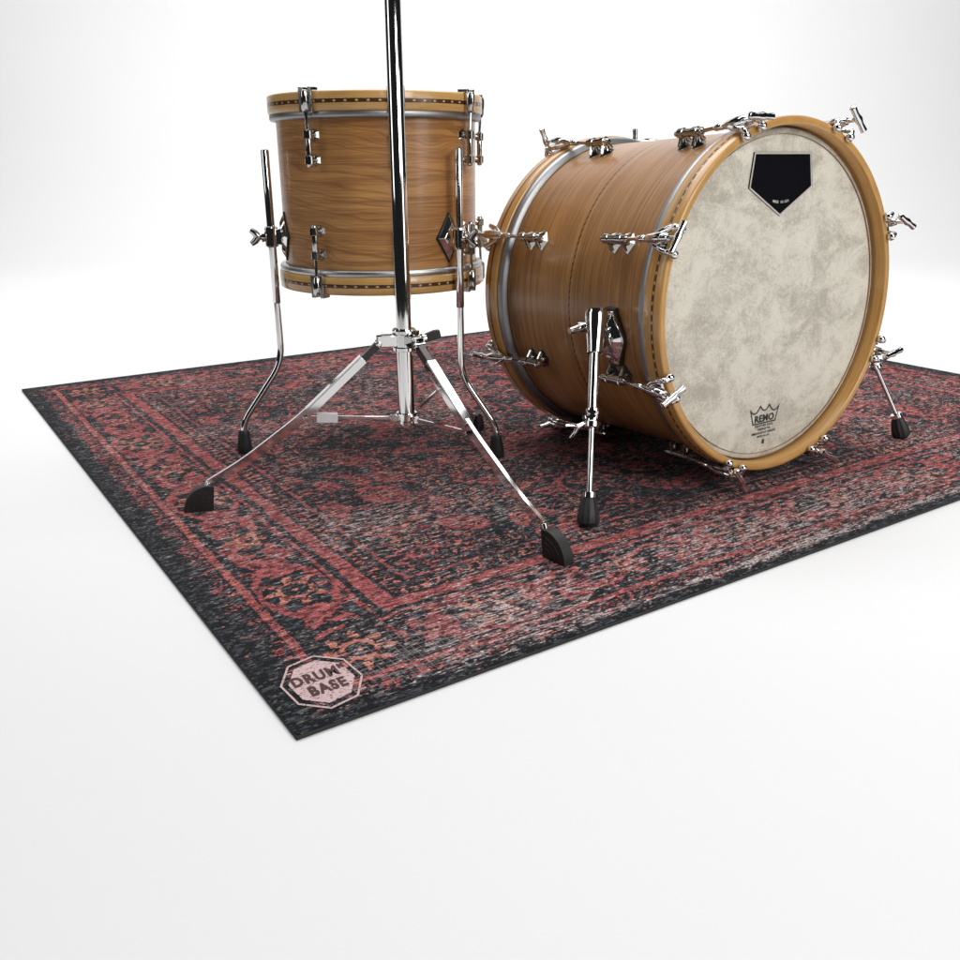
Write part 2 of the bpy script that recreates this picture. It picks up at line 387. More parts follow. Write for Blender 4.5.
def design(u, v):
    wob = lambda s: (fbm(u * 30, v * 30, s, 3) - .5) * .0085
    ku = (np.floor(u / .0034) + .5) * .0034; kv = (np.floor(v / .0022) + .5) * .0022
    U = ku + wob(11); Vv = kv + wob(23)
    du = np.minimum(U, RL - U); dv = np.minimum(Vv + .010, RW - Vv)
    side = du < dv
    d = np.where(side, du, dv); t = np.where(side, Vv, U)
    red = np.zeros_like(u); cor = np.zeros_like(u)
    band = lambda a, b, e=.0018: sst(a - e, a + e, d) * sst(b + e, b - e, d)
    rag = (fbm(u * 45, v * 45, 5) - .5) * .03
    # outer guard: dark, with small red reciprocal teeth
    gd = sst(.026, .036, d + rag * .8) * sst(.056, .050, d)
    tooth = .5 + .5 * np.sin(t * 2 * math.pi / .017) * np.sign(np.sin((d - .03) * 2 * math.pi / .024))
    red = np.maximum(red, gd * (.26 + .26 * tooth + .25 * (fbm(u * 60, v * 60, 8) - .5)))
    red = np.maximum(red, band(.055, .066) * .95); cor = np.maximum(cor, band(.057, .063) * .42)
    # main border
    mb_ = band(.070, .160)
    w = (d - .1155) / .047
    P = np.where(side, .36, .42); t0 = np.where(side, .276, .283)
    ph = ((t - t0) / P + .5) % 1.0 - .5; p = ph * P
    m = (np.abs(p) / .082) ** 1.7 + (np.abs(w) / 1.02) ** 2.2
    ring = sst(.62, .72, m) * sst(1.08, .98, m)
    A = ring * .95; C = np.zeros_like(u)
    c1, o1 = rosette(p, w * .047 * 1.0, .040, 8, hole=.34)
    C = np.maximum(C, c1)
    # red lappets at the two ends of every cartouche
    for sg in (-1, 1):
        e = np.hypot((p - sg * .057) / .013, w / .42); A = np.maximum(A, sst(1.1, .8, e) * .9)
        c2, o2 = rosette(p - sg * P * .5, w * .047 - .004, .030, 6, .4, .3); A = A * (1 - o2 * .9); C = np.maximum(C, c2)
        for s2 in (-1, 1):                       # leaves and scroll between cartouches
            ax_, ay_ = p - sg * .103, w * .047 - s2 * .026
            an = .7 * sg * s2; lx = ax_ * math.cos(.7) * 1 + ay_ * np.sin(an); ly = -ax_ * np.sin(an) + ay_ * math.cos(.7)
            e = (lx / .024) ** 2 + ((ly + 14 * lx * lx * s2) / .0078) ** 2
            A = np.maximum(A, sst(1.2, .7, e) * .95)
            q = np.hypot(p - sg * .092, w * .047 - s2 * .008); A = np.maximum(A, sst(.0035, .0015, np.abs(q - .016)) * .8)
            ax_, ay_ = p - sg * .035, w * .047 - s2 * .032
            e = (ax_ / .016) ** 2 + (ay_ / .0055) ** 2; A = np.maximum(A, sst(1.2, .7, e) * .55)
    for sg in (-1, 1):                           # palmettes that fill the way to the next flower
        for s2 in (-1, 1):
            ax_, ay_ = np.abs(p) - .135, w * .047 - s2 * .022
            lx = ax_ * .8 + s2 * ay_ * .6; ly = -s2 * ax_ * .6 + ay_ * .8
            e = (lx / .020) ** 2 + ((ly + 10 * lx * lx * s2) / .0075) ** 2
            A = np.maximum(A, sst(1.2, .7, e) * .9)
            e = (lx / .009) ** 2 + ((ly + 10 * lx * lx * s2) / .0030) ** 2; C = np.maximum(C, sst(1.3, .6, e) * .6)
    fill = fbm(u * 55, v * 60, 33, 3)
    A = np.maximum(A, sst(.56, .64, fill) * .55 * sst(.9, 1.1, m))
    vine = sst(.17, .08, np.abs(w - .62 * np.sin(2 * math.pi * ph * 2))) * sst(.9, 1.05, m)
    A = np.maximum(A, vine * .75)
    red = np.where(mb_ > 0, np.maximum(red, A * mb_), red); cor = np.maximum(cor, C * mb_)
    # a flower set in each corner of the border
    for (cu, cv) in ((.1155, .1055), (RL - .1155, .1055), (.1155, RW - .1155), (RL - .1155, RW - .1155)):
        qx, qy = U - cu, Vv - cv
        near = sst(.075, .06, np.maximum(abs(qx), abs(qy)))
        c3, o3 = rosette(qx, qy, .040, 8, .2, .3)
        sc1 = sst(.006, .003, np.abs(np.hypot(qx, qy) - .053)) * (.5 + .5 * np.sign(np.sin(4 * np.arctan2(qy, qx) + .8)))
        red = red * (1 - near * mb_) + near * mb_ * sc1 * .95; cor = cor * (1 - near * mb_) + near * mb_ * c3
    # inner guards
    red = np.maximum(red, band(.162, .168) * .85)
    k1 = band(.1690, .1765); red *= 1 - k1; cor *= 1 - k1
    red = np.maximum(red, band(.178, .200) * 1.05)
    k2 = band(.2015, .2055); red *= 1 - k2
    dash = (np.sin(t * 2 * math.pi / .0165) > -.25) * 1.0
    dd = band(.207, .216) * dash + band(.220, .229) * (1 - dash) + band(.207, .229) * (np.abs(np.sin(t * 2 * math.pi / .033)) > .93) * .9
    cor = np.maximum(cor, np.clip(dd, 0, 1) * .50); red = np.maximum(red, np.clip(dd, 0, 1) * .60)
    red = np.maximum(red, band(.236, .243) * .7)
    # field: mirrored arabesques on blue black
    fld = sst(.246, .250, d)
    X = np.abs(U - RL / 2); Y = np.abs(Vv - (RW - .01) / 2); FX, FY = RL / 2 - .25, RW / 2 - .25
    fr = np.zeros_like(u); fc = np.zeros_like(u)
    rng = random.Random(4)
    def win(cx, cy, r, fn):
        idx = np.nonzero((np.abs(X - cx) < r) & (np.abs(Y - cy) < r) & (fld > 0))
        if len(idx[0]): fn(idx, X[idx] - cx, Y[idx] - cy)
    spots = []
    for _ in range(2600):
        cx, cy = rng.uniform(0, FX), rng.uniform(0, FY); rr = rng.choice((.024, .030, .038, .050))
        if all((cx - a) ** 2 + (cy - b) ** 2 > (.80 * (rr + c)) ** 2 for a, b, c in spots): spots.append((cx, cy, rr))
    for (cx, cy, rr) in spots:
        kind = rng.random(); rot = rng.uniform(0, 6.3)
        def fn(idx, qx, qy):
            if kind < .42:
                a, o = rosette(qx, qy, rr * .95, rng.choice((5, 6, 8)), rot, .3)
                fr[idx] = fr[idx] * (1 - o) + a * .8; fc[idx] = np.maximum(fc[idx], a * (.80 if rr < .036 else .62))
                q = np.hypot(qx, qy) / rr; fr[idx] = np.maximum(fr[idx], sst(.10, .04, np.abs(q - 1.15)) * .8)
            elif kind < .75:
                lx = qx * math.cos(rot) + qy * math.sin(rot); ly = -qx * math.sin(rot) + qy * math.cos(rot)
                for sg in (-1, 1):
                    e = (lx / (rr * 1.25)) ** 2 + ((ly - sg * rr * .42 + 9 * sg * lx * lx) / (rr * .27)) ** 2
                    fr[idx] = np.maximum(fr[idx], sst(1.25, .7, e) * .95)
                e = (lx / (rr * .5)) ** 2 + (ly / (rr * .16)) ** 2; fc[idx] = np.maximum(fc[idx], sst(1.3, .6, e) * .75)
            else:
                q = np.hypot(qx, qy) / rr; th = np.arctan2(qy, qx) + rot
                sp = np.abs(((q * 1.9 - th / (2 * math.pi)) % 1.0) - .5); fr[idx] = np.maximum(fr[idx], sst(.24, .12, sp) * sst(1.25, 1.05, q) * .9)
        win(cx, cy, rr * 1.7, fn)
    # lobed centre medallion and quartered corners
    q = np.hypot(X / .42, Y / .30); th = np.arctan2(Y / .30, X / .42); lob = 1 + .07 * np.cos(16 * th)
    fr = np.maximum(fr, sst(.045, .025, np.abs(q - lob)) * 1.0); inn = sst(.96, .9, q / lob); fr = np.maximum(fr, inn * .20)
    q2 = np.hypot((X - FX) / .30, (Y - FY) / .25); th2 = np.arctan2(Y - FY, X - FX); l2 = 1 + .08 * np.cos(12 * th2)
    fr = np.maximum(fr, sst(.05, .03, np.abs(q2 - l2)) * .85)
    patch = fbm(u * 13, v * 24, 71, 3) - .5
    fr = np.clip(fr * .72 + patch * 1.1, 0, 1.0)
    red = np.where(fld > 0, red * (1 - fld) + fr * fld, red); cor = np.maximum(cor, .72 * fc * fld)
    # wear: patchy, heaviest along the front border
    wear = fbm(u * 6, v * 7, 41, 4) - .5
    wear = wear * .55 + .26 * np.exp(-((v - .10) / .06) ** 2) * sst(.12, .34, u) * (.4 + 1.0 * fbm(u * 9, v * 12, 51))
    wear = wear + .95 * np.exp(-((v - .022) / .008) ** 2) * sst(.25, .45, u) * fbm(u * 30, v * 40, 57)
    sel = sst(.030, .018, d + rag * .5); red *= 1 - sel; cor *= 1 - sel
    edge = sst(.012, .004, np.minimum(np.minimum(u, RL - u), np.minimum(v, RW - v)))
    wear = np.where(v > .05, wear * (1 - .6 * sel) - .22 * sel, wear - .04 * sel) - .8 * edge
    # the pattern itself fades in and out
    fade = .72 + .56 * fbm(u * 8, v * 8, 91, 3)
    return red * fade, cor * fade, np.clip(wear, -1, 1)

def build_rug():
    st = .002; nx, ny = int(round(RL / st)) + 1, int(round(RW / st)) + 1
    gu, gv = np.meshgrid(np.linspace(0, RL, nx), np.linspace(0, RW, ny))
    red, cor, wear = design(gu, gv)
    z = RUGZ + (vnoise(gu * 5, gv * 5, 3) - .5) * .0006
    co = np.stack([gu, gv, z], -1).reshape(-1, 3)
    # hem: skirt down to the floor all round
    ring = np.concatenate([np.arange(nx), (np.arange(1, ny)) * nx + nx - 1, (ny - 1) * nx + np.arange(nx - 2, -1, -1), np.arange(ny - 2, 0, -1) * nx])
    low = co[ring].copy(); low[:, 2] = .0004
    N0 = len(co); co = np.concatenate([co, low]); k = len(ring)
    i = np.arange(nx - 1)[None, :] + nx * np.arange(ny - 1)[:, None]; i = i.ravel()
    q = np.stack([i, i + 1, i + nx + 1, i + nx], 1)
    a = np.arange(k); b = (a + 1) % k
    sk = np.stack([N0 + a, N0 + b, ring[b], ring[a]], 1)
    fs = np.concatenate([q, sk]).astype(np.int32)
    me = bpy.data.meshes.new('rug'); me.vertices.add(len(co)); me.vertices.foreach_set('co', co.astype(np.float32).ravel())
    me.loops.add(fs.size); me.loops.foreach_set('vertex_index', fs.ravel())
    me.polygons.add(len(fs)); me.polygons.foreach_set('loop_start', np.arange(0, fs.size, 4, dtype=np.int32))
    me.update(calc_edges=True)
    at = me.attributes.new('design', 'FLOAT_COLOR', 'POINT')
    c = np.zeros((len(co), 4), np.float32); c[:N0, 0] = red.ravel(); c[:N0, 1] = cor.ravel(); c[:N0, 2] = wear.ravel(); c[N0:, 2] = -.5
    gm = .75 * np.exp(-(((gu - .13) / .16) ** 2 + ((gv - .05) / .07) ** 2)) + .42 * np.exp(-((gv - .06) / .05) ** 2) * (gu < .6) + .55 * (fbm(gu * 5, gv * 6, 63) - .5) 
    gm = gm * sst(.006, .03, np.minimum(gu, gv)) - 1.2 * sst(.03, .012, np.minimum(gu - .012, gv))
    c[:N0, 3] = gm.ravel()
    at.data.foreach_set('color', c.ravel())
    me.materials.append(mat_rug()); me.materials.append(mat_plain('dark rug hem', (.020, .020, .018), .8))
    mi = np.zeros(len(fs), np.int32); mi[len(q):] = 1; me.polygons.foreach_set('material_index', mi)
    o = bpy.data.objects.new('rug', me); COL.objects.link(o)
    o.location = RB; o.rotation_euler = (0, 0, YAW)
    o['label'] = 'worn red and black oriental rug lying on the white studio floor'; o['category'] = 'rug'
    return o
RUG = build_rug()

# ------------------------------------------------------------------ lettering
def text_mesh(txt, size, bold=0., sx=1., spc=1.05):
    """flat letters as (verts, faces), centred on x, baseline y=0"""
    cu = bpy.data.curves.new('letters', 'FONT'); cu.body = txt; cu.size = size; cu.offset = bold; cu.align_x = 'CENTER'
    cu.resolution_u = 3; cu.space_character = spc
    ob = bpy.data.objects.new('letters', cu); COL.objects.link(ob)
    dg = bpy.context.evaluated_depsgraph_get(); me = bpy.data.meshes.new_from_object(ob.evaluated_get(dg))
    vs = [(p.co.x * sx, p.co.y) for p in me.vertices]; fs = [list(p.vertices) for p in me.polygons]
    bpy.data.objects.remove(ob); bpy.data.curves.remove(cu); bpy.data.meshes.remove(me)
    return vs, fs
def flat(mb, vs, fs, o, X, Y):
    o, X, Y = V(o), V(X), V(Y); mb.add([o + X * a + Y * b for a, b in vs], fs)
def stroke(mb, pts, wd, o, X, Y, closed=False):
    """flat ribbon along a 2D polyline, mitred"""
    n = len(pts); L_ = []; 
    for i in range(n):
        a = V(pts[i - 1]) if (i > 0 or closed) else None; b = V(pts[i]); c = V(pts[(i + 1) % n]) if (i < n - 1 or closed) else None
        d1 = (b - a).normalized() if a is not None else (c - b).normalized(); d2 = (c - b).normalized() if c is not None else d1
        nn = V((-d1.y - d2.y, d1.x + d2.x)); nn.normalize(); k = max(.35, nn.dot(V((-d1.y, d1.x))))
        L_.append((b + nn * wd / 2 / k, b - nn * wd / 2 / k))
    vs = [p for ab in L_ for p in ab]; m = n if closed else n - 1
    flat(mb, vs, [[2 * i, 2 * i + 1, 2 * ((i + 1) % n) + 1, 2 * ((i + 1) % n)] for i in range(m)], o, X, Y)

def build_rug_logo():
    INK = mat_ink('pale pink print', (.50, .33, .33), (.62, .46, .455), .34, .46)
    DK = mat_ink('dark print', (.035, .022, .025), (.10, .028, .032), .12, .28)
    c0 = V((.0565, .0705, RUGZ + .0009)); X, Y = V((1, 0, 0)), V((.06, 1.27, 0))
    ang = lambda r, o: [(r * math.cos(R(45 * k + 22.5 + o)), r * math.sin(R(45 * k + 22.5 + o))) for k in range(8)]
    mb = MB(); flat(mb, ang(.0325, 8), [list(range(8))], c0, X, Y)
    base = mb.build('printed_emblem', INK, RUG, fix=False)
    mb = MB(); stroke(mb, ang(.0395, 8), .0022, c0, X, Y, True); mb.build('emblem_ring', INK, base, fix=False)
    mb = MB(); c1 = c0 + V((0, 0, .0004))
    for tx, y, sz, x in (('DRUM', .0022, .0185, -.0035), ('BASE', -.0165, .0185, .001), ('N', .0095, .0085, .0262)):
        vs, fs = text_mesh(tx, sz, .00085, .86, 1.18); flat(mb, [(a + x, (b + y) * 1.0) for a, b in vs], fs, c1, X, Y)
    mb.build('emblem_lettering', DK, base, fix=False)
build_rug_logo()

# ------------------------------------------------------------------ bass drum
KC = V((.4644, 1.3763, .2858)); AZ, TI = -.9827, .0483
KA = V((math.cos(AZ) * math.cos(TI), math.sin(AZ) * math.cos(TI), math.sin(TI)))
KS = V((-math.sin(AZ), math.cos(AZ), 0)); KU = KA.cross(KS)
KD = .4264; SR = .2475; HO, HI = .2625, .2505
base = KC - KA * KD / 2; base.z = RUGZ
KICK = thing('bass_drum', base, 'cherry wood bass drum with mottled cream front head standing on two chrome spurs', 'drum')
OFF = base
def kp(s, dep, u): return KC + KS * s - KA * dep + KU * u          # drum coordinates: side, depth behind front edge, up
SHELL = mat_shell('cherry shell', KD / 2, .86)
mb = MB(); mb.lathe(KC, -KA, [(.020, SR), (.06, SR), (.2, SR), (.3, SR), (KD - .02, SR)], 192, x=KS)
mb.lathe(KC, -KA, [(.020, SR - .008), (KD - .02, SR - .008)], 96, x=KS)
mb.build('shell', SHELL, KICK, OFF, fix=False)
def hoop_profile(h0, h1, ro, ri, c=.0016):
    return [(h0, ri + c), (h0, ro - 2 * c), (h0 + c * .5, ro - c * .7), (h0 + c * 1.6, ro), ((h0 + h1) / 2, ro), (h1 - c, ro), (h1, ro - c), (h1, ri), (h0 + c, ri)]
HOOPM = mat_hoop('maple hoop with bead inlay', .0135, .0175, .0135)
HOOPR = mat_hoop('maple hoop with plain inlay', .0140, .0180, 9.7, (.15, .045, .012))
RIM = mat_chrome('brushed grey rim', (.36, .36, .365), .44)
HEAD = mat_head()
FR = None
for rear in (0, 1):
    O = KC - KA * (KD * rear); D = KA if rear else -KA
    mb = MB(); mb.lathe(O, D, hoop_profile(0, .0335, HO, HI), 192, x=KS, closed=True); mb.build('hoop', HOOPR if rear else HOOPM, KICK, OFF, fix=True, smooth=50)
    mb = MB(); mb.lathe(O, D, [(.0335, SR + .001), (.0335, HO - .004), (.036, HO - .0025), (.044, HO - .0025), (.0475, HO - .005), (.0485, SR + .001)], 160, x=KS)
    mb.build('metal_rim', RIM, KICK, OFF, smooth=50)
    mb = MB(); mb.lathe(O, D, [(.0225, .0001), (.0225, .08), (.0226, .16), (.0228, .238), (.0232, .2462), (.0245, .2482), (.031, .2488)], 160, x=KS)
    h = mb.build('drumhead', HEAD, KICK, OFF, smooth=60)
    if not rear: FR = h
    else: h['label'] = 'plain rear drumhead'
# printed maker's crown on the front head
INKB = mat_plain('black print', (.030, .028, .026), .55)
hx, hy = KS, KU
def hp(s, u, lift=.0006): return KC - KA * (.0225 - lift) + KS * s + KU * u
mb = MB(); o = hp(-.0045, -.1785)
def arc(p, q, sag, n=6):
    p, q = V(p), V(q); return [tuple(p.lerp(q, k / n) + V((0, -sag * 4 * (k / n) * (1 - k / n)))) for k in range(n + 1)]
top = arc((-.0335, .0105), (-.0105, .0150), .0085) + arc((-.0105, .0150), (.0105, .0150), .0080)[1:] + arc((.0105, .0150), (.0335, .0105), .0085)[1:]
outl = top + [(.0262, -.0130), (-.0262, -.0130)]
stroke(mb, outl, .0021, o, hx, hy, True)
vs, fs = text_mesh('REMO', .0155, .0005, 1.08); flat(mb, [(a, b - .0105) for a, b in vs], fs, o, hx, hy)
for tx, y, sz, sx_ in (('WEATHER KING', -.0190, .0056, 1.), ('FIBERSKYN', -.0248, .0056, 1.05), ('AMBASSADOR WEIGHT', -.0306, .0054, .98), ('MADE IN USA', -.0360, .0048, .95)):
    vs, fs = text_mesh(tx, sz, .0001, sx_); flat(mb, [(a, b) for a, b in vs], fs, o + hy * y, hx, hy)
flat(mb, [(.0028 * math.cos(k * .524), -.0440 + .0042 * math.sin(k * .524)) for k in range(12)], [list(range(12))], o, hx, hy)
mb.build('printed_crown', INKB, FR, OFF, fix=False)
# black shield badge with silver line
sh = [(0, .124), (.072, .165), (.064, .214), (-.064, .214), (-.072, .165)]
def scale_poly(P, k, cx, cy): return [((a - cx) * k + cx, (b - cy) * k + cy) for a, b in P]
SIL = mat_chrome('silver edging', (.50, .50, .49), .36); PALE = mat_plain('pale silver line', (.52, .50, .45), .35); BLK = mat_plain('gloss black badge', (.006, .006, .008), .18)
mb = MB(); mb.prism(sh, hp(0, 0, .0004), hx, hy, KA, .0008); bd = mb.build('shield_badge', BLK, FR, OFF)
mb = MB(); stroke(mb, scale_poly(sh, .965, 0, .172), .0026, hp(0, 0, .0016), hx, hy, True); mb.build('badge_edging', PALE, bd, OFF, fix=False)
mb = MB()
word = 'MADE IN USA'; vs_x = -.0165
for i, ch in enumerate(word):
    if ch == ' ': continue
    s_ = -.0165 + .033 * i / (len(word) - 1); up = .1425 + 6.5 * s_ * s_; tl = 13 * s_
    vs, fs = text_mesh(ch, .0052, .0001); cx_, sn_ = math.cos(tl * .9), math.sin(tl * .9)
    flat(mb, [(s_ + a * cx_ - b * sn_, up + a * sn_ + b * cx_) for a, b in vs], fs, hp(0, 0, .0017), hx, hy)
mb.build('badge_lettering', mat_plain('silver lettering', (.62, .60, .54), .4), bd, OFF, fix=False)

# one lug with rod, claw and T key; local x = into the drum, y = round it, z = out
EX, EY, EZ = V((1, 0, 0)), V((0, 1, 0)), V((0, 0, 1))
def make_lug(parent, key_turn):
    mb = MB(); z = .2665
    mb.path([(.084, 0, z), (.0865, 0, z), (.0865, 0, z), (.1335, 0, z), (.1335, 0, z), (.139, 0, z)], [.0034, .0045, .0062, .0062, .0052, .0038], 14)
    for x in (.098, .126):
        dia = [(-.0118, 0), (-.0015, -.0165), (.0015, -.0165), (.0118, 0), (.0015, .0165), (-.0015, .0165)]
        mb.prism(dia, (x, 0, SR - .0012), EX, EY, EZ, .0075, .45)
        mb.path([(x, 0, SR + .004), (x, 0, SR + .009), (x, 0, z)], [.0062, .0046, .0052], 12)
        mb.path([(x - .005, 0, z), (x - .0045, 0, z), (x + .0045, 0, z), (x + .005, 0, z)], [.0066, .0078, .0078, .0066], 14)
        mb.path([(x, -.0125, SR + .0035), (x, -.006, SR + .012), (x, 0, z)], [.0030, .0032, .0030], 8)
        mb.path([(x, .0125, SR + .0035), (x, .006, SR + .012), (x, 0, z)], [.0030, .0032, .0030], 8)
    lug = mb.build('lug', DARKCHROME, parent, smooth=40)
    mb = MB(); mb.path([(.09, 0, z), (.012, 0, .2735)], [.0028, .0028], 10)
    mb.path([(.062, 0, .2690), (.058, 0, .2694), (.045, 0, .2705), (.042, 0, .2708)], [.0035, .0052, .0052, .0035], 12)
    mb.build('tension_rod', CHROME, lug)
    mb = MB()
    mb.path([(.042, 0, .2708), (.034, 0, .2716), (.014, 0, .274), (.0, 0, .2755), (-.006, 0, .276)], [.0052, .0072, .0085, .0070, .0052], 14)
    for sg in (-1, 1):
        mb.path([(.034, sg * .002, .2700), (.020, sg * .0105, .2695), (.004, sg * .0165, .2700), (-.0065, sg * .0175, .2672), (-.0075, sg * .0172, .2600)], [.0040, .0042, .0040, .0042, .0040], 10)
        mb.ball((-.0062, sg * .0172, .2592), .0068); mb.ball((-.003, sg * .0172, .2685), .0048)
    mb.prism([(.030, -.005), (.004, -.014), (.004, .014), (.030, .005)], (0, 0, .2655), EX, EY, EZ, .0042, .9)
    mb.build('claw', CHROME, lug, smooth=45)
    mb = MB(); c, s_ = math.cos(key_turn), math.sin(key_turn)
    mb.path([(-.004, 0, .276), (-.014, 0, .277), (-.022, 0, .2778)], [.0034, .0030, .0042], 10)
    q = V((-.0235, 0, .278)); d = V((0, c, s_))
    mb.path([q - d * .0235, q - d * .022, q - d * .009, q, q + d * .009, q + d * .022, q + d * .0235], [.0026, .0052, .0043, .0062, .0043, .0052, .0026], 12)
    mb.build('key_handle', CHROME, lug, smooth=45)
    return lug
protos = {}
def lug_matrix(phi, rear):
    rad = KS * math.sin(phi) + KU * math.cos(phi); X = KA if rear else -KA; Z = rad; Y = Z.cross(X)
    O = KC - KA * (KD * rear) - OFF
    M = Matrix((X, Y, Z)).transposed().to_4x4(); M.translation = O; return M
turns = {-67.5: .15, -112.5: 1.5, 67.5: -.75, 112.5: 1.0, 157.5: .9, -157.5: .55}
for rear in (0, 1):
    for k in range(8):
        a = -157.5 + 45 * k; tn = turns.get(a, .4) if not rear else (.5 + .37 * k)
        lg = make_lug(KICK, tn); lg.matrix_local = lug_matrix(R(a), rear)
# spur: bracket plate, leg tube, rod, rubber tip; side = -1 near, +1 far
def make_spur(sd):
    phi = R(-99.0) * (-sd) if sd > 0 else R(-99.0)
    rad = KS * math.sin(phi) + KU * math.cos(phi); tan = KA.cross(rad)
    c = KC - KA * .112 + rad * (SR - .002)
    hexa = [(-.044, 0), (-.040, -.008), (-.012, -.024), (.012, -.024), (.040, -.010), (.040, .010), (.012, .024), (-.012, .024), (-.040, .008)]
    hexa = [(-.044, -.011), (-.006, -.0275), (.006, -.0275), (.044, -.011), (.044, .011), (.006, .0275), (-.006, .0275), (-.044, .011)]
    mb = MB(); mb.prism(hexa, c - rad * .003, tan, KA, rad, .008)
    g = mb.build('bracket_gasket', GASKET, KICK, OFF, bevel=.0008)
    mb = MB(); k = .92
    mb.prism([(a * k, b * k) for a, b in hexa], c + rad * .0048, tan, KA, rad, .004, .99)
    mb.prism([(a * k * .94, b * k * .94) for a, b in hexa], c + rad * .0086, tan, KA, rad, .010, .62)
    mb.prism([(-.020, -.012), (.020, -.012), (.020, .012), (-.020, .012)], c + rad * .0155, tan, KA, rad, .010, .8)
    mb.ball(c + rad * .015 + tan * .026, .0042); mb.ball(c + rad * .015 - tan * .026, .0042)
    br = mb.build('spur_bracket', CHROME, KICK, OFF, bevel=.0009)
    P0 = kp(sd * .2845, .1055, -.004); P1 = kp(sd * .3745, .0155, -.2645)
    d = (P1 - P0).normalized(); at = lambda t: P0 + (P1 - P0) * t
    hub0 = c + rad * .024
    mb = MB(); mb.path([hub0, hub0.lerp(at(.06), .5), at(.06)], [.0135, .0115, .012], 16)
    mb.path([at(-.03), at(-.025), at(.0), at(.05), at(.165), at(.19), at(.193)], [.011, .0160, .0168, .0146, .0112, .0112, .0095], 24)
    mb.path([at(.0) - KA * .013, at(.0) + KA * .013], [.007, .007], 14)
    mb.build('spur_hub', CHROME, br, OFF, smooth=45)
    side = KA.cross(d).normalized()
    w0 = at(.045); wd = (-KS * .62 * (1 if sd < 0 else -1) - KU * .16 - KA * .78).normalized()
    mb = MB(); mb.path([w0, w0 + wd * .014, w0 + wd * .024], [.0055, .0065, .0085], 12)
    e = w0 + wd * .019; x2 = wd.cross(d).normalized(); x3 = (d * .5 + x2).normalized()
    for sg in (-1, 1): mb.path([e, e + x3 * sg * .009 + wd * .005, e + x3 * sg * .023 + wd * .014], [.0072, .0066, .0044], 10)
    mb.build('wing_bolt', DARKCHROME, br, OFF, smooth=45)
    mb = MB(); mb.path([at(.10), at(.52)], [.0073, .0073], 20)
    mb.path([at(.47), at(.475), at(.50), at(.505), at(.535), at(.54), at(.565), at(.57)], [.0075, .0100, .0100, .0088, .0088, .0108, .0108, .0078], 20)
    leg = mb.build('spur_leg', CHROME, KICK, OFF, smooth=40)
    mb = MB(); b0 = at(.525); bd = (-KS * (1 if sd < 0 else -1) * .8 - KA * .3 - KU * .35).normalized()
    mb.path([b0, b0 + bd * .018, b0 + bd * .024], [.0035, .0035, .005], 10); e = b0 + bd * .023
    x2 = (bd.cross(KA)).normalized()
    for sg in (-1, 1): mb.path([e, e + x2 * sg * .006 + bd * .006, e + x2 * sg * .011 + bd * .016], [.0038, .0030, .0019], 8)
    b1 = at(.54)
    mb.path([b1 + side * .005, b1 + side * .014], [.0036, .0036], 6); mb.path([b0 - side * .005 - KA * .004, b0 - side * .013 - KA * .004], [.0036, .0036], 6)
    mb.build('clamp_bolt', CHROME, leg, OFF, smooth=45)
    mb = MB(); mb.path([at(.5), at(.93)], [.0043, .0043], 14); mb.build('spur_rod', CHROME, leg, OFF)
    # rubber tip: ribbed bulb standing on the rug
    f = V((P1.x, P1.y, RUGZ)) + V((d.x, d.y, 0)) * .004
    tt = (at(.86) - f)
    mb = MB(); mb.path([at(.885), at(.888), at(.912), at(.915)], [.0060, .0098, .0098, .0085], 18); mb.build('tip_collar', CHROME, leg, OFF)
    n = 36; vs = []; fs = []; dn = (f - at(.91)); L_ = dn.length; dn.normalize(); X, Y, D = MB.frame(dn)
    prof = [(0, .0085), (.10, .0100), (.3, .0122), (.55, .0146), (.75, .0154), (.88, .0146), (.97, .0112), (1.0, .004)]
    for (h, r) in prof:
        for k in range(n):
            a = 2 * math.pi * k / n; rr = r * (1 + .045 * (1 if k % 3 == 0 else -.4) * (1 if .05 < h < .92 else 0))
            p = at(.91) + dn * L_ * h + (X * math.cos(a) + Y * math.sin(a)) * rr; p.z = max(p.z, RUGZ + .0004); vs.append(p)
    for i in range(len(prof) - 1):
        for k in range(n): fs.append([i * n + k, i * n + (k + 1) % n, (i + 1) * n + (k + 1) % n, (i + 1) * n + k])
    fs.append([k for k in range(n)]); fs.append([(len(prof) - 1) * n + k for k in range(n)])
    mb = MB(); mb.add(vs, fs); mb.build('rubber_foot', RUBBER, leg, OFF, smooth=25)
make_spur(-1); make_spur(1)

